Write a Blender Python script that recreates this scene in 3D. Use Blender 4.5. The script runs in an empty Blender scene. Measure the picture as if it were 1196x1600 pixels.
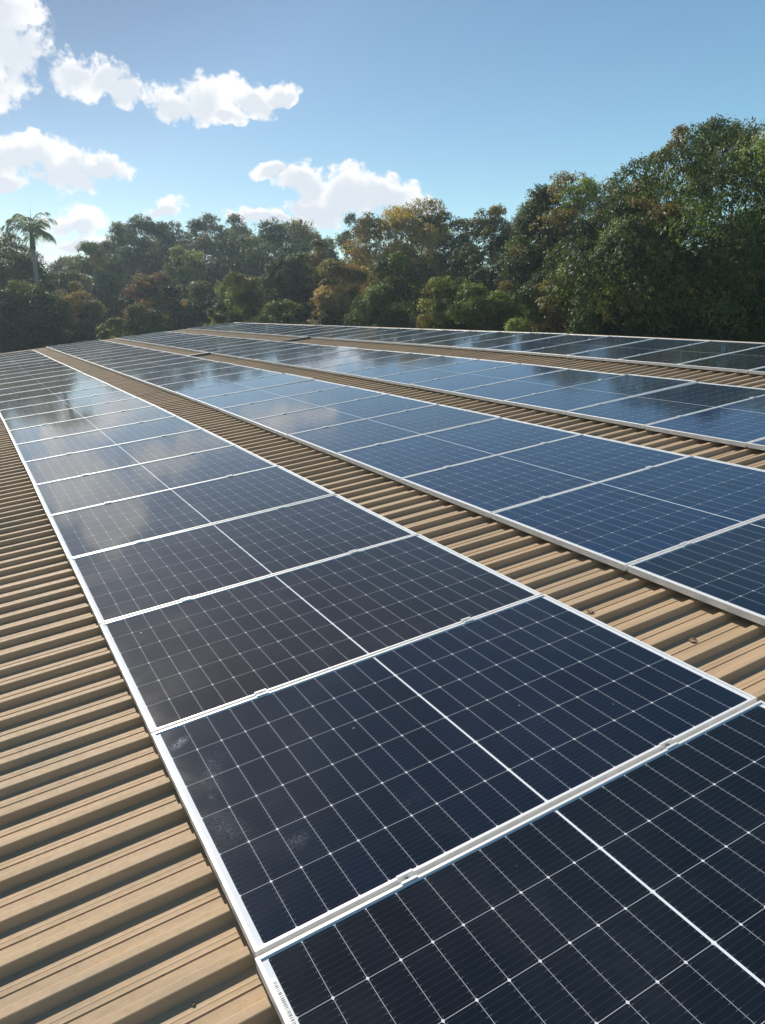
import bpy, math, random
import numpy as np
from mathutils import Vector, Matrix

random.seed(7)
RNG = np.random.default_rng(11)
SC = bpy.context.scene
COL = SC.collection
R = math.radians

# ------------------------------------------------------------------ frame of the roof
# world: Y runs along the ridge (level), X across the roof towards the ridge, Z up.
# roof frame: u climbs the slope, v = Y, n = roof normal.  Origin at the corner of a panel.
SL = math.asin(0.1116)
RU = Vector((math.cos(SL), 0, math.sin(SL)))
RV = Vector((0, 1, 0))
RN = Vector((-math.sin(SL), 0, math.cos(SL)))
ROOF = Matrix(((RU.x, 0, RN.x), (0, 1, 0), (RU.z, 0, RN.z)))     # roof -> world

# ------------------------------------------------------------------ camera
F = 1202.8
CR = Matrix(((0.87249789, -0.47872783, -0.09781149),
             (-0.2316647, -0.2290476, -0.9454463),
             (0.4302079, 0.8475593, -0.3107479)))                # rows: right, down, forward in roof frame
CC = Vector((-0.29289, -1.5234, 1.61087))
cam_d = bpy.data.cameras.new('camera')
cam = bpy.data.objects.new('camera', cam_d); COL.objects.link(cam)
right = ROOF @ Vector(CR[0]); down = ROOF @ Vector(CR[1]); fwd = ROOF @ Vector(CR[2])
CAM = ROOF @ CC
rot = Matrix((right, -down, -fwd)).transposed()
cam.matrix_world = Matrix.Translation(CAM) @ rot.to_4x4()
cam_d.sensor_fit = 'HORIZONTAL'; cam_d.sensor_width = 36
cam_d.lens = F/1196*36
cam_d.clip_start = 0.05; cam_d.clip_end = 5000
SC.camera = cam

def ray(px, py):
    """direction in the world seen at a photograph pixel"""
    return (right*((px-598)/F) + down*((py-800)/F) + fwd).normalized()
def spot(px, D):
    """ground position at horizontal distance D in the bearing of column px"""
    d = ray(px, 475); h = Vector((d.x, d.y)).normalized()
    return CAM.x + h.x*D, CAM.y + h.y*D
def height(px, py, D):
    d = ray(px, py); return CAM.z + D*d.z/math.hypot(d.x, d.y)

# ------------------------------------------------------------------ sun and sky
SUN_AZ = R(2.4)      # left of +Y
SUN_EL = R(35.3)
sd = Vector((-math.sin(SUN_AZ)*math.cos(SUN_EL), math.cos(SUN_AZ)*math.cos(SUN_EL), math.sin(SUN_EL)))
sl = bpy.data.lights.new('sun', 'SUN'); sl.energy = 5.0; sl.angle = R(0.5); sl.color = (1, 0.93, 0.82)
so = bpy.data.objects.new('sun', sl); COL.objects.link(so); so.location = (0, 0, 40)
so.rotation_euler = (-sd).to_track_quat('-Z', 'Y').to_euler()

SC.view_settings.view_transform = 'Standard'; SC.view_settings.look = 'None'
SC.view_settings.exposure = 0.2; SC.view_settings.gamma = 1

world = bpy.data.worlds.new('World'); SC.world = world; world.use_nodes = True
nt = world.node_tree; nt.nodes.clear()
def N(t, tree=None, **kw):
    n = (tree or nt).nodes.new(t)
    for k, v in kw.items(): setattr(n, k, v)
    return n
class G:
    """small helper to write node maths"""
    def __init__(s, tree): s.t = tree
    def inp(s, sock, v):
        if isinstance(v, bpy.types.NodeSocket): s.t.links.new(v, sock)
        elif v is not None: sock.default_value = v
    def m(s, op, a, b=None, c=None, clamp=False):
        n = s.t.nodes.new('ShaderNodeMath'); n.operation = op; n.use_clamp = clamp
        s.inp(n.inputs[0], a); s.inp(n.inputs[1], b)
        if c is not None: s.inp(n.inputs[2], c)
        return n.outputs[0]
    def dot(s, a, v):
        n = s.t.nodes.new('ShaderNodeVectorMath'); n.operation = 'DOT_PRODUCT'
        s.t.links.new(a, n.inputs[0]); n.inputs[1].default_value = v
        return n.outputs['Value']
    def noise(s, vec, scale, detail=4, rough=.55, out='Fac', dist=0, dim='3D'):
        n = s.t.nodes.new('ShaderNodeTexNoise'); n.noise_dimensions = dim
        s.t.links.new(vec, n.inputs['Vector']); n.inputs['Scale'].default_value = scale
        n.inputs['Detail'].default_value = detail; n.inputs['Roughness'].default_value = rough
        n.inputs['Distortion'].default_value = dist
        return n.outputs[out]
    def ramp(s, f, a, b, lo=0., hi=1., kind='SMOOTHSTEP'):
        n = s.t.nodes.new('ShaderNodeMapRange'); n.interpolation_type = kind
        s.inp(n.inputs[0], f)
        for i, v in zip((1, 2, 3, 4), (a, b, lo, hi)): n.inputs[i].default_value = v
        return n.outputs[0]
    def mix(s, f, a, b, blend='MIX'):
        n = s.t.nodes.new('ShaderNodeMix'); n.data_type = 'RGBA'; n.blend_type = blend
        s.inp(n.inputs[0], f)
        for i, v in ((6, a), (7, b)):
            if isinstance(v, bpy.types.NodeSocket): s.t.links.new(v, n.inputs[i])
            else: n.inputs[i].default_value = (*v[:3], 1)
        return n.outputs[2]
    def vm(s, op, a, b):
        n = s.t.nodes.new('ShaderNodeVectorMath'); n.operation = op
        s.inp(n.inputs[0], a); s.inp(n.inputs[1], b)
        return n.outputs[0]
    def scl(s, a, k):
        n = s.t.nodes.new('ShaderNodeVectorMath'); n.operation = 'SCALE'
        s.inp(n.inputs[0], a); s.inp(n.inputs['Scale'], k)
        return n.outputs[0]
g = G(nt)
sky = N('ShaderNodeTexSky', sky_type='NISHITA', sun_disc=False, sun_elevation=SUN_EL, sun_rotation=-SUN_AZ,
        altitude=1200, air_density=1.0, dust_density=.7, ozone_density=1.5)
bg_sky = N('ShaderNodeBackground'); bg_sky.inputs[1].default_value = 0.100
tc = N('ShaderNodeTexCoord'); dirv = tc.outputs['Generated']
aur = g.ramp(g.dot(dirv, tuple(sd)), .45, .97)          # paler, warmer air round the sun
tint = g.mix(aur, (.90, 1.14, 1.07), (.71, .79, .80))
core = g.ramp(g.dot(dirv, tuple(sd)), .86, .985)
tint = g.mix(core, tint, (.36, .42, .48))
nt.links.new(g.mix(1.0, sky.outputs[0], tint, 'MULTIPLY'), bg_sky.inputs[0])
# clouds: cumulus heaps at fixed bearings in the sky (angular size in radians)
# (px, py, half width px, half height px)
CL = [(10, 60, 62, 75), (-30, 120, 70, 70), (0, 10, 60, 50), (122, 118, 46, 34), (160, 130, 46, 32), (192, 152, 34, 24),
      (262, 165, 38, 28), (320, 160, 52, 32), (385, 152, 46, 26), (430, 147, 28, 14), (355, 180, 30, 14),
      (25, 245, 80, 34), (90, 262, 62, 34), (150, 262, 50, 18), (-10, 285, 60, 16),
      (425, 266, 34, 13), (480, 285, 50, 28), (540, 305, 68, 40), (610, 308, 55, 32), (660, 325, 36, 20), (500, 322, 50, 30),
      (115, 348, 48, 24), (118, 378, 50, 12), (260, 333, 26, 17), (400, 338, 46, 14), (440, 345, 50, 12),
      (1500, 330, 130, 40), (1420, 250, 90, 30), (-260, 200, 130, 60), (-330, 90, 90, 50), (60, 405, 50, 8)]
nz = g.noise(dirv, 14, 4, .55, 'Color')
wob = g.vm('ADD', dirv, g.scl(g.vm('SUBTRACT', nz, (.5, .5, .5)), .05))
field = None; shade = None
for (cx, cy, hw, hh) in CL:
    c = ray(cx, cy); t = Vector((-c.y, c.x, 0)).normalized(); t = -t; b = c.cross(-t).normalized()
    if b.z < 0: b = -b
    k = 1/(1+((cx-598)/F)**2+((cy-800)/F)**2)**.5 / F
    a_w, a_h = hw*k*1.30, hh*k*1.30
    x = g.m('MULTIPLY', g.dot(wob, tuple(t)), 1/a_w)
    y = g.m('MULTIPLY_ADD', g.dot(wob, tuple(b)), 1/a_h, 0)
    r2 = g.m('MULTIPLY_ADD', x, x, g.m('MULTIPLY', y, y))
    front = g.m('GREATER_THAN', g.dot(wob, tuple(c)), 0.3)
    f1 = g.m('MULTIPLY', g.m('SUBTRACT', 1.0, g.m('SQRT', r2), clamp=True), front)
    sh = g.m('MULTIPLY', f1, g.m('SUBTRACT', .9, g.m('MULTIPLY', y, 1.0), clamp=False))
    field = f1 if field is None else g.m('MAXIMUM', field, f1)
    shade = sh if shade is None else g.m('MAXIMUM', shade, sh)
n1 = g.noise(dirv, 34, 9, .62); n2 = g.noise(dirv, 60, 5, .6)
fld = g.m('ADD', field, g.m('MULTIPLY', g.m('SUBTRACT', n1, .5), 2.1))
fld = g.m('ADD', fld, g.m('MULTIPLY', g.m('SUBTRACT', g.noise(dirv, 90, 4, .6), .5), .7))
gate = g.ramp(field, 0.0, 0.10)
mask = g.m('MULTIPLY', g.ramp(fld, .10, .50), gate)
n3 = g.noise(dirv, 22, 4, .5)
grey = g.m('MULTIPLY_ADD', g.m('SUBTRACT', n3, .5), 1.6, shade)
grey = g.ramp(grey, .24, .72, 0, 1)
ccol = g.mix(grey, (1.0, 1.0, 1.0), (0.72, 0.77, 0.84))
ccol = g.mix(g.ramp(n2, .3, .7, 0, .22), ccol, (.80, .85, .92))
bg_cl = N('ShaderNodeBackground'); bg_cl.inputs[1].default_value = .90
nt.links.new(ccol, bg_cl.inputs[0])
mx = N('ShaderNodeMixShader'); out = N('ShaderNodeOutputWorld')
nt.links.new(mask, mx.inputs[0]); nt.links.new(bg_sky.outputs[0], mx.inputs[1]); nt.links.new(bg_cl.outputs[0], mx.inputs[2])
nt.links.new(mx.outputs[0], out.inputs[0])

# ------------------------------------------------------------------ helpers
def tag(o, label=None, cat=None, group=None, kind=None):
    if label: o['label'] = label
    if cat: o['category'] = cat
    if group: o['group'] = group
    if kind: o['kind'] = kind
    return o
def link(name, me, parent=None, mats=()):
    o = bpy.data.objects.new(name, me); COL.objects.link(o)
    if parent: o.parent = parent
    for m in mats: me.materials.append(m)
    return o
def empty(name, loc=(0, 0, 0), rotm=None):
    o = bpy.data.objects.new(name, None); COL.objects.link(o); o.empty_display_size = .2
    o.location = loc
    if rotm is not None: o.rotation_euler = rotm.to_euler()
    return o
class MB:
    def __init__(s): s.v = []; s.f = []; s.mi = []; s.sm = []
    def add(s, vs, fs, mi=0, smooth=False):
        o = len(s.v); s.v += [tuple(p) for p in vs]
        for f in fs: s.f.append([i+o for i in f]); s.mi.append(mi); s.sm.append(smooth)
    def box(s, a, b, mi=0, bev=0):
        x0, y0, z0 = a; x1, y1, z1 = b
        if bev:
            t = bev
            s.add([(x0, y0, z0), (x1, y0, z0), (x1, y1, z0), (x0, y1, z0),
                   (x0, y0, z1-t), (x1, y0, z1-t), (x1, y1, z1-t), (x0, y1, z1-t),
                   (x0+t, y0+t, z1), (x1-t, y0+t, z1), (x1-t, y1-t, z1), (x0+t, y1-t, z1)],
                  [(3, 2, 1, 0), (0, 1, 5, 4), (1, 2, 6, 5), (2, 3, 7, 6), (3, 0, 4, 7),
                   (4, 5, 9, 8), (5, 6, 10, 9), (6, 7, 11, 10), (7, 4, 8, 11), (8, 9, 10, 11)], mi)
        else:
            s.add([(x0, y0, z0), (x1, y0, z0), (x1, y1, z0), (x0, y1, z0), (x0, y0, z1), (x1, y0, z1), (x1, y1, z1), (x0, y1, z1)],
                  [(3, 2, 1, 0), (4, 5, 6, 7), (0, 1, 5, 4), (1, 2, 6, 5), (2, 3, 7, 6), (3, 0, 4, 7)], mi)
    def tube(s, pts, rad, n=8, mi=0, cap=True):
        pts = [Vector(p) for p in pts]; rings = []
        for i, p in enumerate(pts):
            d = (pts[min(i+1, len(pts)-1)]-pts[max(i-1, 0)]).normalized()
            a = d.cross(Vector((0.13, 0.31, 1)) if abs(d.z) < .9 else Vector((1, .2, 0))).normalized(); b = d.cross(a)
            r = rad[i] if hasattr(rad, '__len__') else rad
            rings.append([p+(a*math.cos(2*math.pi*k/n)+b*math.sin(2*math.pi*k/n))*r for k in range(n)])
        vs = [q for r_ in rings for q in r_]; fs = []
        for i in range(len(pts)-1):
            for k in range(n):
                fs.append((i*n+k, i*n+(k+1) % n, (i+1)*n+(k+1) % n, (i+1)*n+k))
        if cap: fs += [tuple(range(n-1, -1, -1)), tuple(range((len(pts)-1)*n, len(pts)*n))]
        s.add(vs, fs, mi, True)
    def build(s, name, mats, parent=None):
        me = bpy.data.meshes.new(name); me.from_pydata(s.v, [], s.f)
        if not isinstance(mats, (list, tuple)): mats = [mats]
        for m in mats: me.materials.append(m)
        me.polygons.foreach_set('material_index', s.mi); me.polygons.foreach_set('use_smooth', s.sm)
        me.update()
        o = bpy.data.objects.new(name, me); COL.objects.link(o)
        if parent: o.parent = parent
        return o
def material(name):
    m = bpy.data.materials.new(name); m.use_nodes = True
    t = m.node_tree; b = t.nodes['Principled BSDF']
    return m, t, b, G(t)
def simple(name, col, rough=.6, metal=0., var=.15, scale=6., bump=0.):
    m, t, b, g = material(name)
    tcn = t.nodes.new('ShaderNodeTexCoord'); nz = g.noise(tcn.outputs['Object'], scale, 5)
    c = g.mix(g.ramp(nz, .3, .7), [x*(1-var) for x in col], [x*(1+var) for x in col])
    t.links.new(c, b.inputs['Base Color']); b.inputs['Roughness'].default_value = rough; b.inputs['Metallic'].default_value = metal
    if bump:
        bn = t.nodes.new('ShaderNodeBump'); bn.inputs['Strength'].default_value = bump; bn.inputs['Distance'].default_value = .02
        t.links.new(nz, bn.inputs['Height']); t.links.new(bn.outputs[0], b.inputs['Normal'])
    return m

# ------------------------------------------------------------------ materials
def mat_roof():
    m, t, b, g = material('painted_roof_steel')
    tcn = t.nodes.new('ShaderNodeTexCoord'); P = tcn.outputs['Object']
    mp = t.nodes.new('ShaderNodeMapping'); mp.inputs['Scale'].default_value = (.35, 5, 5); t.links.new(P, mp.inputs['Vector'])
    streak = g.noise(mp.outputs[0], 3, 6, .6); blot = g.noise(P, 1.6, 6, .65); fine = g.noise(P, 45, 4, .7)
    c = g.mix(g.ramp(streak, .35, .7), (.50, .355, .220), (.41, .295, .183))
    c = g.mix(g.ramp(blot, .48, .75, 0, .7), c, (.31, .255, .18))
    c = g.mix(g.ramp(fine, .56, .8, 0, .22), c, (.17, .13, .09))
    sp = g.noise(P, 130, 2, .5)
    c = g.mix(g.ramp(sp, .70, .76, 0, .5), c, (.12, .09, .06))
    t.links.new(c, b.inputs['Base Color'])
    t.links.new(g.ramp(fine, .3, .8, .62, .8), b.inputs['Roughness']); b.inputs['Specular IOR Level'].default_value = .18
    return m
def mat_alu():
    m, t, b, g = material('anodised_aluminium')
    tcn = t.nodes.new('ShaderNodeTexCoord'); P = tcn.outputs['Object']
    nz = g.noise(P, 14, 5, .6)
    c = g.mix(g.ramp(nz, .35, .75), (.87, .86, .84), (.74, .72, .69))
    t.links.new(c, b.inputs['Base Color']); b.inputs['Metallic'].default_value = .2
    t.links.new(g.ramp(nz, .3, .7, .34, .5), b.inputs['Roughness'])
    return m
def mat_cells(smears=None, name='solar_cells_under_glass'):
    """silicon cells with gaps, clipped corners and wires behind glass; UV counts the cells"""
    m, t, b, g = material(name)
    uvn = t.nodes.new('ShaderNodeUVMap'); uvn.uv_map = 'UVMap'
    sp = t.nodes.new('ShaderNodeSeparateXYZ'); t.links.new(uvn.outputs[0], sp.inputs[0])
    X, Y = sp.outputs[0], sp.outputs[1]
    PU, PV = .0902, .184
    M = g.m
    ax = M('SUBTRACT', M('ABSOLUTE', X), .038)
    y3 = M('ADD', Y, 3.0)
    fx = M('FRACT', ax); dx = M('MULTIPLY', M('MINIMUM', fx, M('SUBTRACT', 1, fx)), PU)
    fy = M('FRACT', y3); dy = M('MULTIPLY', M('MINIMUM', fy, M('SUBTRACT', 1, fy)), PV)
    h = M('FRACT', M('MULTIPLY', ax, .5)); dxe = M('MULTIPLY', M('MINIMUM', h, M('SUBTRACT', 1, h)), PU*2)
    inside = M('MULTIPLY', M('MULTIPLY', M('GREATER_THAN', ax, 0), M('LESS_THAN', ax, 10)), M('LESS_THAN', M('ABSOLUTE', Y), 3))
    gx = g.ramp(dx, .0003, .0008, .68, 0, 'LINEAR'); gy = g.ramp(dy, .0003, .0009, .74, 0, 'LINEAR')
    ch = M('MULTIPLY', M('LESS_THAN', M('ADD', dx, M('MULTIPLY', dy, .8)), .0048), .9)
    gap = M('MAXIMUM', M('MAXIMUM', gx, gy), ch)
    gap = M('MAXIMUM', gap, M('SUBTRACT', 1, inside))
    bf = M('FRACT', M('MULTIPLY', y3, 10)); bd = M('MULTIPLY', M('ABSOLUTE', M('SUBTRACT', bf, .5)), PV/10)
    bus = g.ramp(bd, .00018, .00034, .09, 0, 'LINEAR')
    pad = M('MULTIPLY', M('LESS_THAN', bd, .0008), M('MULTIPLY', M('LESS_THAN', dx, .008), M('GREATER_THAN', dx, .002)))
    pad = M('MULTIPLY', pad, .22)
    bus = M('MULTIPLY', M('MAXIMUM', bus, pad), inside)
    oi = t.nodes.new('ShaderNodeObjectInfo'); tcn = t.nodes.new('ShaderNodeTexCoord'); P = tcn.outputs['Object']
    seed = g.vm('ADD', P, g.scl(t.nodes.new('ShaderNodeCombineXYZ').outputs[0], 1))
    off = t.nodes.new('ShaderNodeCombineXYZ'); g.inp(off.inputs[2], M('MULTIPLY', oi.outputs['Random'], 50))
    PP = g.vm('ADD', P, off.outputs[0])
    # every cell has its own slight tone
    cid = t.nodes.new('ShaderNodeCombineXYZ'); g.inp(cid.inputs[0], M('FLOOR', X)); g.inp(cid.inputs[1], M('FLOOR', y3))
    wn = t.nodes.new('ShaderNodeTexWhiteNoise'); t.links.new(cid.outputs[0], wn.inputs['Vector'])
    tone = M('MULTIPLY_ADD', wn.outputs['Value'], .25, .50)
    cell = g.vm('MULTIPLY', oi.outputs['Color'], g.scl(g.vm('ADD', off.outputs[0], (0, 0, 0)), 0))
    cell = g.scl(oi.outputs['Color'], tone)
    col = g.mix(bus, cell, (.42, .45, .50))
    col = g.mix(gap, col, (.74, .77, .80))
    # dust film, wiped smears and dried drops
    d1 = g.noise(PP, 1.7, 6, .62, dist=.6); d2 = g.noise(PP, 9, 5, .7, dist=1.2)
    dust = M('MULTIPLY', g.ramp(d1, .42, .8, .000, .014), g.ramp(d2, .25, .8, .5, 1.3))
    vor = t.nodes.new('ShaderNodeTexVoronoi'); vor.inputs['Scale'].default_value = 9; t.links.new(PP, vor.inputs['Vector'])
    d3 = g.noise(PP, 3.3, 2, .5)
    drop = M('MULTIPLY', g.ramp(vor.outputs['Distance'], .035, .06, .22, 0), M('GREATER_THAN', d3, .56))
    dust = M('ADD', dust, drop, clamp=True)
    if smears:
        q = t.nodes.new('ShaderNodeSeparateXYZ'); t.links.new(P, q.inputs[0])
        sn = g.ramp(g.noise(P, 34, 6, .7, dist=3.0), .38, .66)
        for (su, sv, a, bb, ang, amt) in smears:
            dx_ = M('SUBTRACT', q.outputs[0], su); dy_ = M('SUBTRACT', q.outputs[1], sv)
            xx = M('MULTIPLY', M('ADD', M('MULTIPLY', dx_, math.cos(ang)), M('MULTIPLY', dy_, math.sin(ang))), 1/a)
            yy = M('MULTIPLY', M('SUBTRACT', M('MULTIPLY', dy_, math.cos(ang)), M('MULTIPLY', dx_, math.sin(ang))), 1/bb)
            e = M('SUBTRACT', 1, M('SQRT', M('MULTIPLY_ADD', xx, xx, M('MULTIPLY', yy, yy))), clamp=True)
            dust = M('MAXIMUM', dust, M('MULTIPLY', g.ramp(M('MULTIPLY', e, sn), .02, .8), amt))
    col = g.mix(dust, col, (.58, .60, .63))
    t.links.new(col, b.inputs['Base Color'])
    b.inputs['Roughness'].default_value = .55; b.inputs['Specular IOR Level'].default_value = .012
    b.inputs['Sheen Weight'].default_value = .02; b.inputs['Sheen Roughness'].default_value = .25; b.inputs['Coat Weight'].default_value = 1; b.inputs['Coat IOR'].default_value = 1.47
    t.links.new(M('ADD', g.ramp(d1, .35, .75, .06, .12), M('MULTIPLY', drop, .5)), b.inputs['Coat Roughness'])
    bn = t.nodes.new('ShaderNodeBump'); bn.inputs['Strength'].default_value = .06; bn.inputs['Distance'].default_value = .01
    bw = g.noise(PP, 2.2, 2, .4); t.links.new(bw, bn.inputs['Height']); t.links.new(bn.outputs[0], b.inputs['Coat Normal'])
    return m
def mat_leaf(name, gloss=.5):
    m, t, b, g = material(name)
    at = t.nodes.new('ShaderNodeAttribute'); at.attribute_name = 'tint'
    t.links.new(at.outputs['Color'], b.inputs['Base Color'])
    b.inputs['Roughness'].default_value = gloss; b.inputs['Specular IOR Level'].default_value = .28
    tr = t.nodes.new('ShaderNodeBsdfTranslucent'); mx = t.nodes.new('ShaderNodeMixShader'); mx.inputs[0].default_value = .42
    tc2 = g.mix(1.0, at.outputs['Color'], (1.5, 1.42, .62), 'MULTIPLY')
    t.links.new(tc2, tr.inputs[0])
    t.links.new(b.outputs[0], mx.inputs[1]); t.links.new(tr.outputs[0], mx.inputs[2])
    t.links.new(mx.outputs[0], t.nodes['Material Output'].inputs[0])
    return m
def unproj(px, py):
    d = ROOF.transposed() @ ray(px, py); k = -CC.z/d.z; return CC.x + d.x*k, CC.y + d.y*k
SM = [(278, 1162, .07, .035, .6, .5), (330, 1205, .16, .07, 1.2, .09), (350, 1290, .08, .16, .4, .08), (465, 1312, .06, .05, .5, .12), (640, 1250, .14, .05, .2, .02), (330, 1245, .02, .04, .3, .08)]
M_ROOF = mat_roof(); M_CELLS2 = mat_cells([(unproj(a, b_)[0], unproj(a, b_)[1]-.009, c, d, e, f) for a, b_, c, d, e, f in SM], 'smeared_cells_under_glass')
M_ALU = mat_alu(); M_CELL = mat_cells(); M_LEAF = mat_leaf('leaves')
M_STEEL = simple('stainless_steel', (.55, .55, .54), .3, .9)
M_LABEL = simple('paper_sticker', (.78, .78, .76), .6, 0, .05)
M_INK = simple('black_ink', (.03, .03, .035), .6)
M_BARK = simple('bark', (.13, .10, .075), .9, 0, .35, 5, .6)
M_PALMB = simple('palm_bark', (.26, .23, .20), .9, 0, .25, 8, .5)
M_WALL = simple('cream_plaster', (.55, .50, .41), .9, 0, .12, 2, .2)
M_TRAY = simple('galvanised_cable_tray', (.10, .10, .105), .5, .5)
M_DEAD = simple('dead_leaf', (.16, .09, .045), .8, 0, .4, 60)
M_SHEET = simple('pale_sheet_roofing', (.50, .47, .42), .6, 0, .12, 3)
M_UNDER = simple('back_sheet', (.5, .5, .5), .8)

# ------------------------------------------------------------------ ground
def ground():
    m, t, b, g = material('dry_grass_ground')
    tcn = t.nodes.new('ShaderNodeTexCoord'); P = tcn.outputs['Object']
    a = g.noise(P, .08, 6, .6); c = g.noise(P, 1.5, 6, .7)
    col = g.mix(g.ramp(a, .4, .62), (.075, .085, .03), (.19, .14, .08))
    col = g.mix(g.ramp(c, .4, .7, 0, .6), col, (.05, .06, .022))
    t.links.new(col, b.inputs['Base Color']); b.inputs['Roughness'].default_value = 1
    mb = MB(); n = 60; S = 260
    xs = [S*(abs(2*i/n-1)**2.2)*(1 if i > n/2 else -1) for i in range(n+1)]
    rr = random.Random(4)
    for y in xs:
        for x in xs:
            d = math.hypot(x-8, y-15); amp = min(1, max(0, (d-28)/60))
            mb.v.append((x+8, y+15, GZ + amp*(math.sin(x*.045)*.35+math.cos(y*.06+x*.02)*.3 + rr.uniform(-.1, .1))))
    for j in range(n):
        for i in range(n):
            k = j*(n+1)+i; mb.f.append([k, k+1, k+n+2, k+n+1]); mb.mi.append(0); mb.sm.append(True)
    tag(mb.build('ground', m), kind='structure')
GZ = -4.7
ground()

# ------------------------------------------------------------------ the roofed building
V0, V1 = -6.0, 29.35
U0, U1 = -9.0, 9.62
PITCH, PH = .1685, .392
ZC, ZP = -.048, -.0755
def dip(v):            # the roof sags slightly towards its far end
    if v <= 7.5: return 0.
    return -.0093*(v-9.5) if v > 11.5 else -.0093*(v-7.5)**2/8.0
def roof_pt(u, v, z=0):
    p = ROOF @ Vector((u, v, z + dip(v))); return p
bld = empty('farm_building', (0, 0, GZ))
tag(bld, 'long low building whose tan ribbed metal roof carries the solar panels', 'building')
def P2B(p): return (p.x, p.y, p.z-GZ)
def roof_profile():
    prof = []          # (v, z) from near to far
    k0 = int(math.floor((V0-PH)/PITCH)); k1 = int(math.ceil((V1-PH)/PITCH))
    rr = random.Random(3)
    for k in range(k0, k1):
        n = PH + k*PITCH + rr.uniform(-.0015, .0015)          # near edge of this crown
        zc = ZC + rr.uniform(-.0015, .0015)
        if k % 4 == 0: zc += .0018
        if k == 98: zc += .005                             # side lap of two sheets
        prof += [(n+.002, zc-.0015), (n+.005, zc), (n+.031, zc), (n+.034, zc-.0015), (n+.044, ZP+.002), (n+.048, ZP)]
        # two stiffening beads in the pan
        for c, hh in ((.0985, .0028), (.1195, .0007)):
            prof += [(n+c-.0035, ZP), (n+c-.0015, ZP+hh), (n+c+.0015, ZP+hh), (n+c+.0055, ZP)]
        prof += [(n+PITCH-.010, ZP), (n+PITCH-.007, ZP+.002)]
    return [(v, z) for v, z in prof if V0 <= v <= V1]
def roof_sheet():
    prof = roof_profile(); mb = MB()
    us = [U0, -4.5, 0, 3, 6, U1]
    for u in us:
        for v, z in prof: mb.v.append(P2B(roof_pt(u, v, z)))
    n = len(prof)
    for i in range(len(us)-1):
        for k in range(n-1):
            a = i*n+k; mb.f.append([a, a+n, a+n+1, a+1]); mb.mi.append(0); mb.sm.append(False)
    o = mb.build('roof', M_ROOF, bld)
    tag(o, 'tan ribbed metal roof slope under the panels')
    # far slope beyond the ridge
    mb = MB(); R2 = Matrix.Rotation(2*SL, 3, 'Y')
    piv = ROOF @ Vector((U1, 0, 0))
    for du in (0, 9.0):
        for v, z in prof:
            p = ROOF @ Vector((0, 0, 0)); base = Vector((piv.x + math.cos(SL)*du, v, piv.z - math.sin(SL)*du + dip(v)))
            nn = Vector((math.sin(SL), 0, math.cos(SL)))
            mb.v.append(P2B(base + nn*(z-.004)))
    for k in range(n-1):
        mb.f.append([k, k+n, k+n+1, k+1]); mb.mi.append(0); mb.sm.append(False)
    tag(mb.build('roof', M_ROOF, bld), 'roof slope falling away beyond the ridge')
    # ridge cap: low folded flashing over the crowns
    mb = MB(); vs = [V0, 2, 7.5, 9.5, 11.5, 18, 24, V1-.01]
    sec = [(-.16, ZC+.004), (-.155, ZC+.007), (0.0, ZC+.021), (0.155, ZC-.028), (.16, ZC-.033)]
    for v in vs:
        for du, z in sec: mb.v.append(P2B(roof_pt(U1+du, v, z)))
    m = len(sec)
    for i in range(len(vs)-1):
        for k in range(m-1):
            a = i*m+k; mb.f.append([a, a+1, a+m+1, a+m]); mb.mi.append(0); mb.sm.append(False)
    mb.build('ridge_cap', M_ROOF, bld)
    # barge flashing at both gable ends
    for v, s in ((V0, -1), (V1, 1)):
        mb = MB()
        for u0, u1 in ((U0, U1),):
            q = []
            for u in (u0, u1):
                for dv, z in ((-.10*s, ZC+.003), (.006*s, ZC+.003), (.006*s, ZC-.16), (.003*s, ZC-.16), (.003*s, ZC-.0), (-.10*s, ZC+.0005)):
                    q.append(P2B(roof_pt(u, v+dv, z)))
            mb.add(q, [(k, (k+1) % 6, 6+(k+1) % 6, 6+k) for k in range(6)])
        mb.build('barge_flashing', M_ROOF, bld)
roof_sheet()
def walls():
    # plaster walls under the eaves with door and window openings set proud as frames
    el = roof_pt(U0+.4, 0, -.12); rg = roof_pt(U1, 0, -.12)
    xr = rg.x + 8.3
    H0 = el.z-GZ-.02; HR = rg.z-GZ-.05; HE = rg.z - math.tan(SL)*8.3 - GZ - .05
    D = .32
    for name, y0, y1 in (('wall', V0+.35, V0+.6), ('wall', V1-.6, V1-.35)):
        d = D if y0 > 0 else 0
        mb = MB(); q = []
        for y in (y0, y1): q += [(el.x, y, 0), (xr, y, 0), (xr, y, HE-d), (rg.x, y, HR-d), (el.x, y, H0-d)]
        mb.add(q, [(0, 1, 2, 3, 4), (9, 8, 7, 6, 5)] + [(k, k+5, (k+1) % 5+5, (k+1) % 5) for k in range(5)])
        mb.build(name, M_WALL, bld)
    mb = MB(); mb.box((el.x, V0+.602, 0), (el.x+.22, V1-.602, H0-D)); mb.build('wall', M_WALL, bld)
    mb = MB(); mb.box((xr-.22, V0+.602, 0), (xr, V1-.602, HE-D)); mb.build('wall', M_WALL, bld)
walls()

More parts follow.
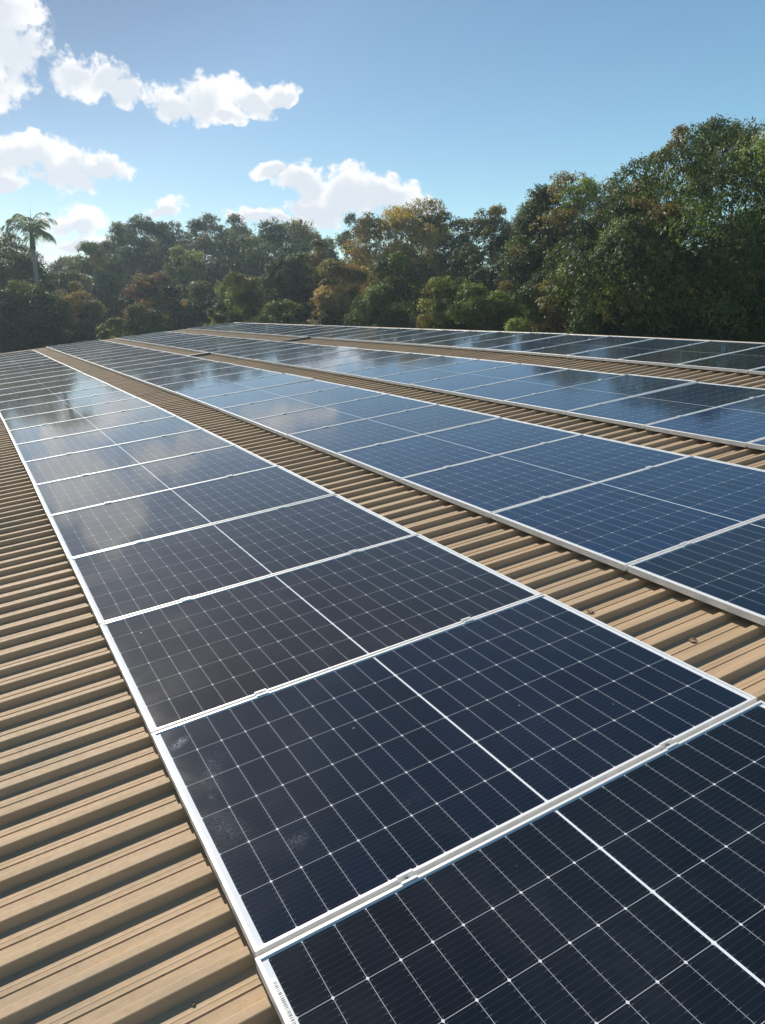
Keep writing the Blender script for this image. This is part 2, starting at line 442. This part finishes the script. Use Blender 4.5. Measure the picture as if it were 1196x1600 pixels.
# ------------------------------------------------------------------ solar panels
def make_panel(w, d, pv):
    """w across the slope, d along the row; origin at the near left top corner"""
    root = empty('solar_panel')
    mb = MB(); L = .011; T = .035; c = .0012
    def ring(o, z): return [(o, o, z), (w-o, o, z), (w-o, d-o, z), (o, d-o, z)]
    loops = [ring(0.028, -T), ring(0, -T), ring(0, -c), ring(c, 0), ring(L-.0008, 0), ring(L, -.0008), ring(L, -.0065), ring(L-.004, -.0095), ring(L-.004, -T+.002), ring(.028, -T+.002)]
    vs = [p for l in loops for p in l]; fs = []
    n = len(loops)
    for i in range(n):
        j = (i+1) % n
        for k in range(4):
            k2 = (k+1) % 4; fs.append((i*4+k, i*4+k2, j*4+k2, j*4+k))
    mb.add(vs, fs)
    fr = mb.build('frame', M_ALU, root)
    # glass with cells
    me = bpy.data.meshes.new('glass')
    a = L-.0005; z = -.0048
    V = [(a, a, z), (w-a, a, z), (w-a, d-a, z), (a, d-a, z), (a, a, z-.004), (w-a, a, z-.004), (w-a, d-a, z-.004), (a, d-a, z-.004)]
    me.from_pydata(V, [], [(0, 1, 2, 3), (7, 6, 5, 4)])
    pu = (w/2 - L - .017)/(10.038)
    uv = me.uv_layers.new(name='UVMap')
    for li, lp in enumerate(me.loops):
        p = V[lp.vertex_index]; uv.data[li].uv = ((p[0]-w/2)/pu, (p[1]-d/2)/pv)
    me.materials.append(M_CELL); me.materials.append(M_UNDER); me.polygons[1].material_index = 1
    gl = link('glass', me, root)
    # two clamps on the far joint, each with its bolt, and a foot under each
    for uu in (w*.235, w*.765):
        mb = MB(); h = .018
        mb.box((uu-.025, d-.009, .0006), (uu+.025, d+.0005, .0040), bev=.0008)
        mb.box((uu-.025, d+h-.0005, .0006), (uu+.025, d+h+.009, .0040), bev=.0008)
        mb.add([(uu-.025, d+.0006, .0034), (uu-.025, d+.0006, -.012), (uu-.025, d+h-.0006, -.012), (uu-.025, d+h-.0006, .0034),
                (uu+.025, d+.0006, .0034), (uu+.025, d+.0006, -.012), (uu+.025, d+h-.0006, -.012), (uu+.025, d+h-.0006, .0034)],
               [(0, 1, 5, 4), (1, 2, 6, 5), (2, 3, 7, 6)])
        cl = mb.build('clamp', M_ALU, root)
        mb = MB(); n = 12; cy = d+h/2
        mb.tube([(uu, cy, -.0118), (uu, cy, -.003)], .0072, n)
        mb.tube([(uu, cy, -.0030), (uu, cy, -.0026)], .0036, 6, 1)
        mb.build('bolt', [M_STEEL, M_INK], cl)
        mb = MB(); mb.box((uu-.02, d-.05, ZC+.0012), (uu+.02, d+.07, -.0362)); mb.build('mounting_foot', M_ALU, root)
    return root
def copy_tree(o, parent=None):
    c = o.copy(); COL.objects.link(c)
    if parent: c.parent = parent; c.matrix_parent_inverse = o.matrix_parent_inverse.copy()
    for ch in list(o.children): copy_tree(ch, c)
    return c
ORD = ['zeroth', 'nearest', 'second', 'third', 'fourth', 'fifth', 'sixth', 'seventh', 'eighth', 'ninth', 'tenth', 'eleventh', 'twelfth',
       'thirteenth', 'fourteenth', 'fifteenth', 'sixteenth', 'seventeenth', 'eighteenth', 'nineteenth', 'twentieth', 'twenty-first',
       'twenty-second', 'twenty-third', 'twenty-fourth', 'twenty-fifth', 'twenty-sixth', 'twenty-seventh', 'twenty-eighth', 'twenty-ninth', 'thirtieth']
ROWS = [  # name, u, v of a joint, pitch, width, first k, far end
    ('first row, the leftmost beside the bare roof', 0.0, 0.0, 1.1735, 1.898, -2, 'blackish'),
    ('second row from the left', 2.433, 1.163, 1.164, 1.849, -2, 'blue'),
    ('third row from the left', 4.814, 2.268, 1.022, 1.874, -2, 'blue'),
    ('fourth row, the farthest right under the trees', 7.510, 4.299, 1.021, 1.875, -2, 'dark blue')]
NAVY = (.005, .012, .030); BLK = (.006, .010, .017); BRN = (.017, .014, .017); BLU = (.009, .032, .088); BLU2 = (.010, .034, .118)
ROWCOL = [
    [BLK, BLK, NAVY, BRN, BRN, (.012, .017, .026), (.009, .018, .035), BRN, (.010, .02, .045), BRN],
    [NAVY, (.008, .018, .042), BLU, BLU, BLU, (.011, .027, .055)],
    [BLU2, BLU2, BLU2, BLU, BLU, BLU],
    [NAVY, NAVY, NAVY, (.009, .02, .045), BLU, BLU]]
protos = {}
for ri, (rname, u0, vj, pit, w, k0, tone) in enumerate(ROWS):
    d = pit-.018; pv = (d-.011*2-.008)/6
    proto = make_panel(w, d, pv); first = True
    k1 = int((29.15-vj)/pit); rr = random.Random(20+ri)
    for i, k in enumerate(range(k0, k1)):
        v = vj + k*pit
        o = proto if first else copy_tree(proto); first = False
        ti = R(rr.gauss(0, .08)); tj = R(rr.gauss(0, .12))
        a = R(rr.gauss(0, .03))
        du = rr.gauss(0, .002)
        slope = math.atan2(dip(v+d)-dip(v), d)
        rm = ROOF @ Matrix.Rotation(slope+ti, 3, 'X') @ Matrix.Rotation(tj, 3, 'Y') @ Matrix.Rotation(a, 3, 'Z')
        o.rotation_mode = 'XYZ'; o.rotation_euler = rm.to_euler('XYZ'); o.location = roof_pt(u0+du, v+.009+rr.gauss(0, .0008), .001+rr.uniform(-.001, .0012))
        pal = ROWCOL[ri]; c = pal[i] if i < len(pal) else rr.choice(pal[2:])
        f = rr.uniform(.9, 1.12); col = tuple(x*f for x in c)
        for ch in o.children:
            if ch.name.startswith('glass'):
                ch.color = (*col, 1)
                if ri == 0 and k == 0:
                    ch.material_slots[0].link = 'OBJECT'; ch.material_slots[0].material = M_CELLS2
        if ri == 0 and k == -1:          # serial strip under the glass margin, worn and unreadable
            mb = MB(); q = random.Random(2); vv = d-.075
            mb.box((.0135, vv-.16, -.0046), (.0245, vv, -.0043)); y = vv-.012
            while y > vv-.145:
                hgt = q.choice((.0012, .002, .003)); mb.box((.015, y-hgt, -.00428), (.023, y, -.00415), 1); y -= hgt+q.choice((.0015, .0025, .004))
            mb.build('serial_strip', [M_LABEL, M_INK], o)
        last = (k == k1-1)
        pos = ORD[i+1] if i > 0 else 'nearest'
        if last: pos = 'farthest'
        tag(o, f'{tone} solar panel, the {pos} of the {rname}', 'solar panel', f'solar panels of the {rname}')

# cable trays bridging the rows
def tray(u0, u1, v, label):
    t = empty('cable_tray', roof_pt(u0, v, ZC+.002), ROOF)
    L = u1-u0; mb = MB()
    mb.box((0, -.05, 0), (L, .05, .003)); mb.box((0, -.053, 0), (L, -.0502, .05)); mb.box((0, .0502, 0), (L, .053, .05))
    mb.build('channel', M_TRAY, t)
    mb = MB(); mb.box((-.01, -.056, .0502), (L+.01, .056, .054)); mb.build('lid', M_TRAY, t)
    tag(t, label, 'cable tray', 'cable trays bridging the panel rows')
tray(4.30, 4.80, 16.6, 'short dark cable tray crossing the gap between second and third panel rows')
tray(6.70, 7.49, 16.9, 'dark cable tray crossing the gap between third and fourth panel rows')

# dead leaves lying on the roof
def dead_leaf(u, v, z, s, rz, label):
    mb = MB(); n = 6; vs = []
    for i in range(n+1):
        t = i/n; wd = s*.34*math.sin(math.pi*min(1, t*1.02+.0))**.7*(1 if i not in (0, n) else .05); cz = .18*s*math.sin(math.pi*t)
        vs += [(t*s, -wd, cz+wd*.5), (t*s, 0, cz*.4+.001), (t*s, wd, cz+wd*.35)]
    fs = []
    for i in range(n):
        a = i*3; fs += [(a, a+3, a+4, a+1), (a+1, a+4, a+5, a+2)]
    mb.add(vs, fs, 0, True)
    o = mb.build('dead_leaf', M_DEAD)
    o.location = roof_pt(u, v, z+.0015); o.rotation_euler = (ROOF @ Matrix.Rotation(rz, 3, 'Z')).to_euler()
    tag(o, label, 'leaf', 'dead leaves on the roof')
dead_leaf(2.02, .98, ZP, .045, 1.0, 'curled dead leaf lying on the roof by the second panel joint')
dead_leaf(2.18, .50, ZP, .04, 2.2, 'small dead leaf in a roof channel between first and second panel rows')
dead_leaf(-.17, .02, ZP, .012, .5, 'tiny dark leaf scrap on the roof left of the nearest panels')

# ------------------------------------------------------------------ vegetation
def unit(a): return a/np.maximum(np.linalg.norm(a, axis=1, keepdims=True), 1e-9)
PAL = dict(
    dark=[(.026, .048, .018), (.034, .060, .020), (.020, .038, .016)],
    mid=[(.046, .080, .022), (.062, .098, .028), (.036, .064, .02)],
    bright=[(.12, .18, .045), (.09, .145, .036), (.15, .20, .06)],
    blue=[(.045, .072, .042), (.055, .085, .05), (.035, .06, .036)],
    yellow=[(.225, .185, .062), (.27, .215, .075), (.16, .145, .05)],
    orange=[(.28, .20, .078), (.22, .16, .06), (.31, .225, .088)],
    olive=[(.105, .11, .036), (.085, .10, .034), (.13, .115, .045)],
    rust=[(.20, .10, .055), (.15, .085, .045), (.08, .07, .03)],
    lime=[(.15, .19, .045), (.20, .22, .06), (.10, .14, .035)],
    brown=[(.12, .09, .04), (.09, .075, .035), (.15, .10, .05)])
def leaf_mesh(name, cent, rad, cols, nleaf, ls, seed, droop=.55, outc=None, cluster=7, tight=.38):
    nleaf = int(nleaf*3.1); ls = ls*.53
    """leaves scattered on clumps; cent (n,3), rad (n,), cols (n,3); little rosettes of leaves"""
    rg = np.random.default_rng(seed)
    oc0 = outc if outc is not None else cent.mean(0)
    ms = 6; od0 = np.repeat(unit(cent-oc0), ms, 0); rr0 = np.repeat(rad, ms)
    sdir = unit(rg.normal(size=(len(cent)*ms, 3)) + od0*.8 + np.array([0, 0, .2]))
    cols = np.repeat(cols, ms, 0)*rg.uniform(.85, 1.15, (len(cent)*ms, 1))
    cent = np.repeat(cent, ms, 0) + sdir*(rr0*.52)[:, None]*np.array([1, 1, .85]); rad = rr0*rg.uniform(.46, .66, len(rr0))
    n = len(cent); wgt = rad**2; wgt = wgt/wgt.sum()
    nt_ = nleaf//cluster
    ci = rg.choice(n, nt_, p=wgt)
    oc = outc if outc is not None else cent.mean(0)
    od = unit(cent-oc)
    d = unit(rg.normal(size=(nt_, 3)) + od[ci]*.75 + np.array([0, 0, .25]))
    rr_ = rad[ci]*(1-.35*rg.random(nt_)**2.2)*(1+.045*rg.normal(size=nt_))
    tip = cent[ci] + d*rr_[:, None]*np.array([1, 1, .85])
    # rosette centres -> leaves
    tip = np.repeat(tip, cluster, 0); dd = np.repeat(d, cluster, 0); cc = np.repeat(ci, cluster)
    m = len(tip)
    ld = unit(dd*.30 + rg.normal(size=(m, 3))*.42 + np.array([0, 0, -droop]))
    p0 = tip + rg.normal(size=(m, 3))*ls*tight
    L = ls*(.7+.6*rg.random(m)); W = L*(.15+.07*rg.random(m))
    side = unit(np.cross(ld, dd + rg.normal(size=(m, 3))*.35)); nrm = np.cross(side, ld)
    mid = p0 + ld*(L*.45)[:, None]
    bend = nrm*(L*.06)[:, None]
    V = np.empty((m, 4, 3), np.float32)
    V[:, 0] = p0; V[:, 1] = mid + side*W[:, None] + bend; V[:, 2] = p0 + ld*L[:, None] - bend*1.2; V[:, 3] = mid - side*W[:, None] + bend
    me = bpy.data.meshes.new(name)
    me.vertices.add(m*4); me.vertices.foreach_set('co', V.reshape(-1))
    me.loops.add(m*4); me.loops.foreach_set('vertex_index', np.arange(m*4, dtype=np.int32))
    me.polygons.add(m); me.polygons.foreach_set('loop_start', np.arange(0, m*4, 4, dtype=np.int32))
    try: me.polygons.foreach_set('loop_total', np.full(m, 4, np.int32))
    except Exception: pass
    base = cols[cc]*(.72+.56*rg.random((m, 1)))
    base = base*(1+.10*rg.normal(size=(m, 3)))
    rgba = np.ones((m, 4, 4), np.float32); rgba[:, :, :3] = np.clip(base, .004, 1)[:, None, :]
    ca = me.color_attributes.new('tint', 'FLOAT_COLOR', 'POINT'); ca.data.foreach_set('color', rgba.reshape(-1))
    me.update(); me.validate()
    return me
def crown_clumps(rx, ry, rz, n, seed, lobes=9, skirt=1.0, cr=(.23, .35)):
    """clump centres over a lobed crown, z=0 at its middle"""
    rg = np.random.default_rng(seed)
    lob = unit(rg.normal(size=(lobes, 3)) + np.array([0, 0, .25])); la = rg.uniform(.06, .20, lobes)
    pts = []; rad = []
    for i in range(n):
        k = i+.5; ph = math.acos(1-2*k/n); th = math.pi*(1+5**.5)*k
        d = np.array([math.cos(th)*math.sin(ph), math.sin(th)*math.sin(ph), math.cos(ph)]) + rg.normal(size=3)*.14
        d /= np.linalg.norm(d)
        bump = .78 + (la*np.exp(-((1-lob@d)/.10))).sum() + rg.uniform(-.08, .10)
        if d[2] < -.25: bump *= skirt
        r = rg.uniform(*cr)
        pts.append(d*(bump-r*.4)); rad.append(r)
    for i in range(n//2):
        d = unit(rg.normal(size=(1, 3)))[0]*rg.uniform(.1, .6); pts.append(d); rad.append(rg.uniform(.22, .34))
    S = np.array([rx, ry, rz]); s = (rx*ry*rz)**(1/3)
    return np.array(pts)*S, np.array(rad)*s
def tree(name, px, top, D, hw, pal, label, cat='tree', leaves=26000, ls=.2, base=None, seed=0, mixc=None, n=70, group=None, droop=.55,
         lobes=9, depth=None, spread=None, cr=(.22, .34), trunk=True, skirt=1.0):
    """px: bearing column, top: photo row of the crown's top, D: metres away, hw: half width in photo px"""
    rg = np.random.default_rng(seed+100)
    x, y = spot(px, D); zt = height(px, top, D)
    rx = hw/F*D/math.cos(math.atan((px-598)/F))*1.02
    zb = GZ + (base if base is not None else .9)
    rz = (zt-zb)/2*1.0; zc = zb + rz
    root = empty(name, (x, y, GZ)); root.rotation_euler = (0, 0, 0)
    ry = depth if depth else rx*.9
    # crown axes follow the bearing of the viewer so the width is the width seen
    b = math.atan2(y-CAM.y, x-CAM.x)
    C_, r_ = crown_clumps(rx, ry, rz/.98, n, seed, lobes, skirt, cr)
    ct, st = math.cos(b-math.pi/2), math.sin(b-math.pi/2)
    Rm = np.array([[ct, -st, 0], [st, ct, 0], [0, 0, 1]])
    C_ = C_@Rm.T
    hi_ = np.quantile(C_[:, 2]+r_*.8, .985); C_[:, 2] *= rz/hi_
    lat_ = C_[:, 0]*ct + C_[:, 1]*st
    wd_ = np.quantile(np.abs(lat_)+r_*.8, .96); C_[:, :2] *= rx/wd_
    ok = C_[:, 2] > -99
    C_[:, 2] += zc-GZ
    ok = C_[:, 2] > .5; C_ = C_[ok]; r_ = r_[ok]
    P0 = PAL[pal]
    cols = np.array([P0[rg.integers(len(P0))] for _ in range(len(C_))], float)
    mixc = list(mixc or []) + [('olive', .04, 'top')]
    if mixc:
        for pn, frac, mode in mixc:
            P1 = PAL[pn]; hgt = (C_[:, 2]-C_[:, 2].min())/(np.ptp(C_[:, 2])+1e-6)
            lat = (C_ - C_.mean(0))@np.array([ct, st, 0])/rx          # -1 left .. 1 right as seen
            if mode == 'top': w = hgt
            elif mode == 'left': w = .5-.5*lat
            elif mode == 'right': w = .5+.5*lat
            elif mode == 'topleft': w = .5*hgt+.25-.25*lat
            else: w = rg.random(len(C_))
            w = w + rg.normal(size=len(C_))*.16; th = np.quantile(w, 1-frac)
            for i in np.where(w > th)[0]: cols[i] = P1[rg.integers(len(P1))]
    cols *= rg.uniform(.62, 1.35, (len(C_), 1))*1.22
    cols *= np.array([1.02, .98, 1.0])
    me = leaf_mesh('crown', C_, r_, cols, leaves, ls, seed, droop, np.array([0, 0, zc-GZ-rz*.35]))
    me.materials.append(M_LEAF)
    cr_o = bpy.data.objects.new('crown', me); COL.objects.link(cr_o); cr_o.parent = root
    if trunk:
        mb = MB(); H = zc-GZ; tr = max(.08, rx*.055)
        lean = rg.normal(size=2)*.12*rx
        tp = (lean[0], lean[1], H*.55)
        mb.tube([(0, 0, 0), (lean[0]*.15, lean[1]*.15, .35), (lean[0]*.5, lean[1]*.5, H*.3), tp], [tr*1.5, tr*1.05, tr*.9, tr*.75], 9)
        order = rg.permutation(len(C_))[:9]
        for i in order:
            c = C_[i]*.92; s0 = Vector((lean[0]*.7, lean[1]*.7, H*(.36+.18*rg.random())))
            c = Vector(c); md = s0.lerp(c, .5) + Vector((rg.normal()*.1*rx, rg.normal()*.1*rx, .12*rz))
            mb.tube([s0, s0.lerp(md, .5)+Vector((0, 0, .03*rz)), md, c], [tr*.55, tr*.42, tr*.3, tr*.1], 6)
        mb.build('trunk', M_BARK, root)
    return tag(root, label, cat, group)
G1 = 'mango trees behind the roof ridge'; G2 = 'trees in the far grove'
T = tree
# --- near right: tall mango trees behind the ridge
T('mango_tree', 1185, 176, 27, 190, 'mid', 'tallest broad mango tree at the right edge, top right of the picture', leaves=90000, ls=.21, seed=1, n=120,
  mixc=[('bright', .35, 'x'), ('lime', .08, 'right')], group=G1, base=1.6, skirt=.85)
T('mango_tree', 1040, 225, 30, 75, 'brown', 'tall tree with brownish pink flowering crown left of the tallest one', leaves=40000, ls=.17, seed=2, n=70,
  mixc=[('mid', .55, 'right')], group=G1, base=1.5, cr=(.14, .22))
T('mango_tree', 1010, 325, 25, 100, 'dark', 'dark green mango tree in front, hanging foliage reaching the roof ridge', leaves=62000, ls=.19, seed=3, n=95,
  mixc=[('mid', .5, 'top'), ('lime', .10, 'x')], group=G1, base=.8)
T('mango_tree', 925, 283, 31, 95, 'mid', 'rounded green mango tree with lighter drooping leaves at centre right', leaves=56000, ls=.2, seed=4, n=90,
  mixc=[('bright', .3, 'x')], group=G1)
T('mango_tree', 850, 292, 33, 72, 'dark', 'dark mango tree with level top left of the rounded one', leaves=46000, ls=.2, seed=5, n=80,
  mixc=[('mid', .45, 'topleft')], group=G1)
T('mango_tree', 930, 300, 36, 80, 'mid', 'green mango tree filling the canopy behind the rounded one', leaves=36000, ls=.2, seed=70, n=80, group=G1, lobes=4)
T('mango_tree', 870, 425, 27, 62, 'mid', 'smaller mango tree with yellowish shoots low before the dark one', leaves=34000, ls=.18, seed=6, n=60,
  mixc=[('yellow', .14, 'top'), ('bright', .25, 'x')], group=G1)
T('mango_tree', 770, 330, 38, 62, 'dark', 'narrow dark green tree right of the golden topped dome tree', leaves=36000, ls=.2, seed=7, n=70, group=G1,
  mixc=[('blue', .4, 'x')])
T('mango_tree', 765, 440, 30, 60, 'mid', 'low green mango tree close to the ridge under the narrow dark one', leaves=32000, ls=.18, seed=8, n=60,
  mixc=[('bright', .3, 'top')], group=G1)
T('mango_tree', 690, 435, 31, 46, 'mid', 'low mango tree with rusty yellow shoots just above the ridge line', leaves=26000, ls=.17, seed=9, n=50,
  mixc=[('yellow', .30, 'left'), ('lime', .2, 'x')], group=G1)
# --- middle
T('mango_tree', 640, 318, 47, 92, 'dark', 'big dome shaped tree with golden brown top at the middle', leaves=60000, ls=.24, seed=10, n=110,
  mixc=[('mid', .2, 'x'), ('yellow', .42, 'topleft')], group=G1)
T('mango_tree', 612, 405, 37, 62, 'mid', 'olive green tree standing before the big dome shaped tree', leaves=34000, ls=.2, seed=11, n=66,
  mixc=[('bright', .25, 'x')], group=G1)
T('mango_tree', 533, 408, 42, 50, 'dark', 'dark tree with orange leafed flank left of the middle', leaves=30000, ls=.22, seed=12, n=60,
  mixc=[('orange', .45, 'topleft')], group=G1)
T('mango_tree', 497, 382, 48, 30, 'orange', 'small tree covered in orange new leaves', leaves=20000, ls=.22, seed=13, n=44, mixc=[('yellow', .3, 'x')], group=G1)
T('mango_tree', 548, 352, 58, 40, 'blue', 'small bluish green tree top behind the orange one', leaves=18000, ls=.28, seed=14, n=44, group=G2)
T('shade_tree', 452, 398, 46, 46, 'blue', 'grey green rounded tree left of the orange one', leaves=28000, ls=.23, seed=15, n=60, mixc=[('mid', .3, 'x')], group=G2)
T('shade_tree', 378, 430, 42, 44, 'mid', 'yellow green bushy tree low at the far end of the roof', leaves=26000, ls=.2, seed=16, n=54,
  mixc=[('lime', .35, 'topleft')], group=G2)
T('shade_tree', 445, 470, 38, 50, 'dark', 'dark low tree right above the far corner of the rows', leaves=24000, ls=.2, seed=61, n=50, mixc=[('mid', .3, 'top')], group=G2)
# --- far left grove
T('shade_tree', 425, 345, 66, 98, 'dark', 'wide dark tree making the even skyline left of the gap', leaves=46000, ls=.32, seed=17, n=110, mixc=[('mid', .25, 'top'), ('blue', .2, 'x')], group=G2)
T('shade_tree', 333, 346, 68, 56, 'blue', 'tree with a pointed top in the far skyline', leaves=30000, ls=.32, seed=18, n=70, mixc=[('dark', .5, 'x')], group=G2)
T('shade_tree', 287, 385, 60, 34, 'lime', 'small tree with bright yellow green top inside the grove', leaves=18000, ls=.26, seed=19, n=40, mixc=[('mid', .3, 'x')], group=G2)
T('shade_tree', 237, 340, 67, 42, 'blue', 'taller slender tree with tufted top, right of the palm', leaves=26000, ls=.3, seed=20, n=60, mixc=[('dark', .3, 'x')], group=G2, cr=(.2, .3))
T('shade_tree', 197, 350, 69, 30, 'blue', 'slim tufted tree top at the left of the far skyline', leaves=18000, ls=.3, seed=21, n=44, group=G2, cr=(.22, .32))
T('shade_tree', 160, 385, 62, 44, 'dark', 'dark round tree between the palm and the tufted trees', leaves=24000, ls=.28, seed=22, n=60, mixc=[('mid', .3, 'x')], group=G2)
T('shade_tree', 242, 425, 52, 44, 'dark', 'tree with rusty red new leaves on its left side', leaves=28000, ls=.24, seed=23, n=60, mixc=[('rust', .35, 'topleft'), ('orange', .12, 'right')], group=G2)
T('shade_tree', 320, 440, 52, 56, 'dark', 'very dark tree at the centre of the far grove', leaves=26000, ls=.26, seed=24, n=60, mixc=[('blue', .3, 'x')], group=G2)
T('shade_tree', 10, 375, 50, 66, 'dark', 'dark tree at the left edge below the palm', leaves=36000, ls=.25, seed=25, n=80, mixc=[('blue', .4, 'x')], group=G2)
T('shade_tree', 105, 425, 58, 46, 'blue', 'dull green tree directly right of the palm trunk', leaves=24000, ls=.27, seed=26, n=54, mixc=[('dark', .4, 'x')], group=G2)
T('shade_tree', 20, 440, 44, 60, 'dark', 'lower dark tree at the left edge above the first panel row', leaves=30000, ls=.23, seed=27, n=60, mixc=[('mid', .2, 'x')], group=G2)
T('shade_tree', 118, 452, 48, 34, 'mid', 'small tree with pale upper leaves before the dull green one', leaves=18000, ls=.22, seed=28, n=44, mixc=[('yellow', .15, 'top')], group=G2)
T('shade_tree', 222, 478, 44, 42, 'mid', 'pale leafed bushy tree above the far end of the second row', leaves=24000, ls=.21, seed=29, n=54, mixc=[('blue', .4, 'x')], group=G2)
T('leafy_shrub', 168, 498, 41, 24, 'lime', 'bright yellow green shrub at the far end of the roof', 'shrub', leaves=14000, ls=.19, seed=30, n=40)
T('leafy_shrub', 340, 488, 39, 26, 'lime', 'yellow green shrub peeking over the end of the third row', 'shrub', leaves=13000, ls=.18, seed=31, n=40, mixc=[('mid', .4, 'x')])
T('shade_tree', 200, 372, 74, 60, 'dark', 'dark far tree filling the skyline behind the two tufted trees', leaves=26000, ls=.34, seed=71, n=70, group=G2)
T('shade_tree', -60, 350, 48, 80, 'mid', 'tree just left of the picture edge', leaves=24000, ls=.25, seed=32, n=70, group=G2)
T('mango_tree', 1330, 215, 28, 130, 'dark', 'mango tree beyond the right edge of the picture', leaves=40000, ls=.22, seed=33, n=90, group=G1, base=1.5)
# back screen of separate far trees closing the grove
for i, (px, top, hw, pal) in enumerate([(60, 396, 60, 'dark'), (140, 400, 50, 'blue'), (275, 354, 50, 'dark'), (382, 350, 50, 'dark'), (492, 362, 44, 'dark'),
                                        (570, 400, 50, 'dark'), (700, 338, 56, 'dark'), (800, 352, 55, 'dark'), (-20, 400, 50, 'dark')]):
    lab = ['behind the palm', 'behind the dull green tree', 'between the tufted and pointed trees', 'between the pointed and wide dark trees',
           'filling the dip left of the bluish treetop', 'low behind the dome shaped tree', 'right shoulder behind the dome shaped tree',
           'behind the narrow dark tree at the skyline step', 'at the far left edge'][i]
    T('shade_tree', px, top, 78 if i not in (6, 7) else 52, hw, pal, 'distant dark treetop ' + lab, leaves=16000, ls=.42 if i not in (6, 7) else .3, seed=40+i, n=50, group='distant trees closing the grove')

# --- palm
def palm(px, top, D):
    x, y = spot(px, D); zt = height(px, top, D); H = zt-GZ
    root = empty('palm_tree', (x, y, GZ)); rg = np.random.default_rng(5)
    mb = MB(); hc = H-1.35; pts = []; rr_ = []
    for i in range(14):
        t = i/13; pts.append((.15*math.sin(t*2), .05*t, hc*t)); rr_.append(.17*(1-.4*t)+(.08 if i == 0 else 0)+(.012 if i % 2 else 0))
    mb.tube(pts, rr_, 12); top_p = Vector(pts[-1]); mb.build('trunk', M_PALMB, root)
    mb = MB(); mb.tube([top_p-Vector((0, 0, .05)), top_p+Vector((0, 0, .45)), top_p+Vector((0, 0, .95))], [.15, .12, .05], 10)
    mb.build('crownshaft', simple('palm_green', (.09, .12, .05), .5), root)
    for k in range(17):
        az = k*2.399+.3; el0 = R([82, 68, 58, 46, 32, 15][k % 6]+rg.uniform(-8, 8)); Lf = rg.uniform(1.4, 1.8)
        ns = 26; p = top_p+Vector((0, 0, .75)); seg = Lf/ns; sp = []
        e = el0
        for i in range(ns+1):
            sp.append(p.copy()); t = i/ns
            p = p+Vector((math.cos(az)*math.cos(e), math.sin(az)*math.cos(e), math.sin(e)))*seg; e -= R(1.8+5.0*t)
        mb = MB(); mb.tube(sp, [.03*(1-.85*i/ns)+.004 for i in range(ns+1)], 5)
        side = Vector((-math.sin(az), math.cos(az), 0))
        for i in range(3, ns+1):
            t = i/ns; ll = .6*math.sin(math.pi*(.12+.83*t))**.7
            d0 = (sp[min(i, ns)]-sp[i-1]).normalized()
            for s in (-1, 1):
                for j in range(1):
                    q = sp[i]-d0*seg*j/2
                    dr = (side*s*(.8+rg.uniform(-.2, .2)) + d0*.45 + Vector((0, 0, -.35+rg.uniform(-.35, .35)))).normalized()
                    m1 = q+dr*ll*.5+Vector((0, 0, -.02)); t1 = q+dr*ll*.95+Vector((0, 0, -.22*ll-.06))
                    wv = d0*.010
                    mb.add([q-wv, q+wv, m1+wv*1.4, t1, m1-wv*1.4], [(0, 1, 2, 3, 4)])
        mb.build('frond', M_PALM, root)
    mb = MB(); mb.tube([top_p+Vector((0, 0, .9)), top_p+Vector((.05, 0, 1.5)), top_p+Vector((.08, 0, 2.1))], [.022, .012, .004], 6); mb.build('new_spear', M_PALM, root)
    tag(root, 'tall palm with arching feathery fronds rising above the left trees', 'palm tree')
M_PALM, _t, _b, _g = material('palm_leaflets')
_b.inputs['Base Color'].default_value = (.20, .23, .13, 1); _b.inputs['Roughness'].default_value = .45
_tr = _t.nodes.new('ShaderNodeBsdfTranslucent'); _tr.inputs[0].default_value = (.28, .32, .14, 1); _mx = _t.nodes.new('ShaderNodeMixShader'); _mx.inputs[0].default_value = .5
_t.links.new(_b.outputs[0], _mx.inputs[1]); _t.links.new(_tr.outputs[0], _mx.inputs[2]); _t.links.new(_mx.outputs[0], _t.nodes['Material Output'].inputs[0])
palm(57, 345, 46)

# --- low outbuilding with pale roof showing between the trees at the far left
def outbuilding():
    x, y = spot(101, 47); z = height(101, 538, 47)
    b = empty('outbuilding', (x, y, GZ), Matrix.Rotation(R(20), 3, 'Z'))
    h = z-GZ
    mb = MB(); mb.box((-1.2, -1, 0), (1.2, 1, h-.25)); mb.build('wall', M_WALL, b)
    mb = MB(); q = []
    for yy in (-1.25, 1.25):
        for k in range(13):
            xx = -1.45+2.9*k/12; q.append((xx, yy, h-.2+.02*(k % 2)+(yy+1.25)*.06))
    mb.add(q, [(k, k+1, k+14, k+13) for k in range(12)]); mb.add([(a[0], a[1], a[2]-.03) for a in q], [(k+13, k+14, k+1, k) for k in range(12)])
    mb.build('roof', M_SHEET, b)
    mb = MB(); mb.box((-.4, -1.03, 0), (.4, -1.002, 1.95)); mb.build('door', M_TRAY, b)
    tag(b, 'small outbuilding with pale sheet roof glimpsed under the left trees', 'outbuilding')
outbuilding()

# ------------------------------------------------------------------ the air
hm = bpy.data.materials.new('haze'); hm.use_nodes = True; ht = hm.node_tree; ht.nodes.clear()
pvn = ht.nodes.new('ShaderNodeVolumePrincipled'); pvn.inputs['Density'].default_value = .0010; pvn.inputs['Anisotropy'].default_value = .55
pvn.inputs['Color'].default_value = (.72, .88, 1.0, 1)
ho = ht.nodes.new('ShaderNodeOutputMaterial'); ht.links.new(pvn.outputs[0], ho.inputs['Volume'])
mb = MB(); mb.box((-270, -265, GZ-2.2), (290, 295, 9.5)); tag(mb.build('haze', hm), kind='stuff')
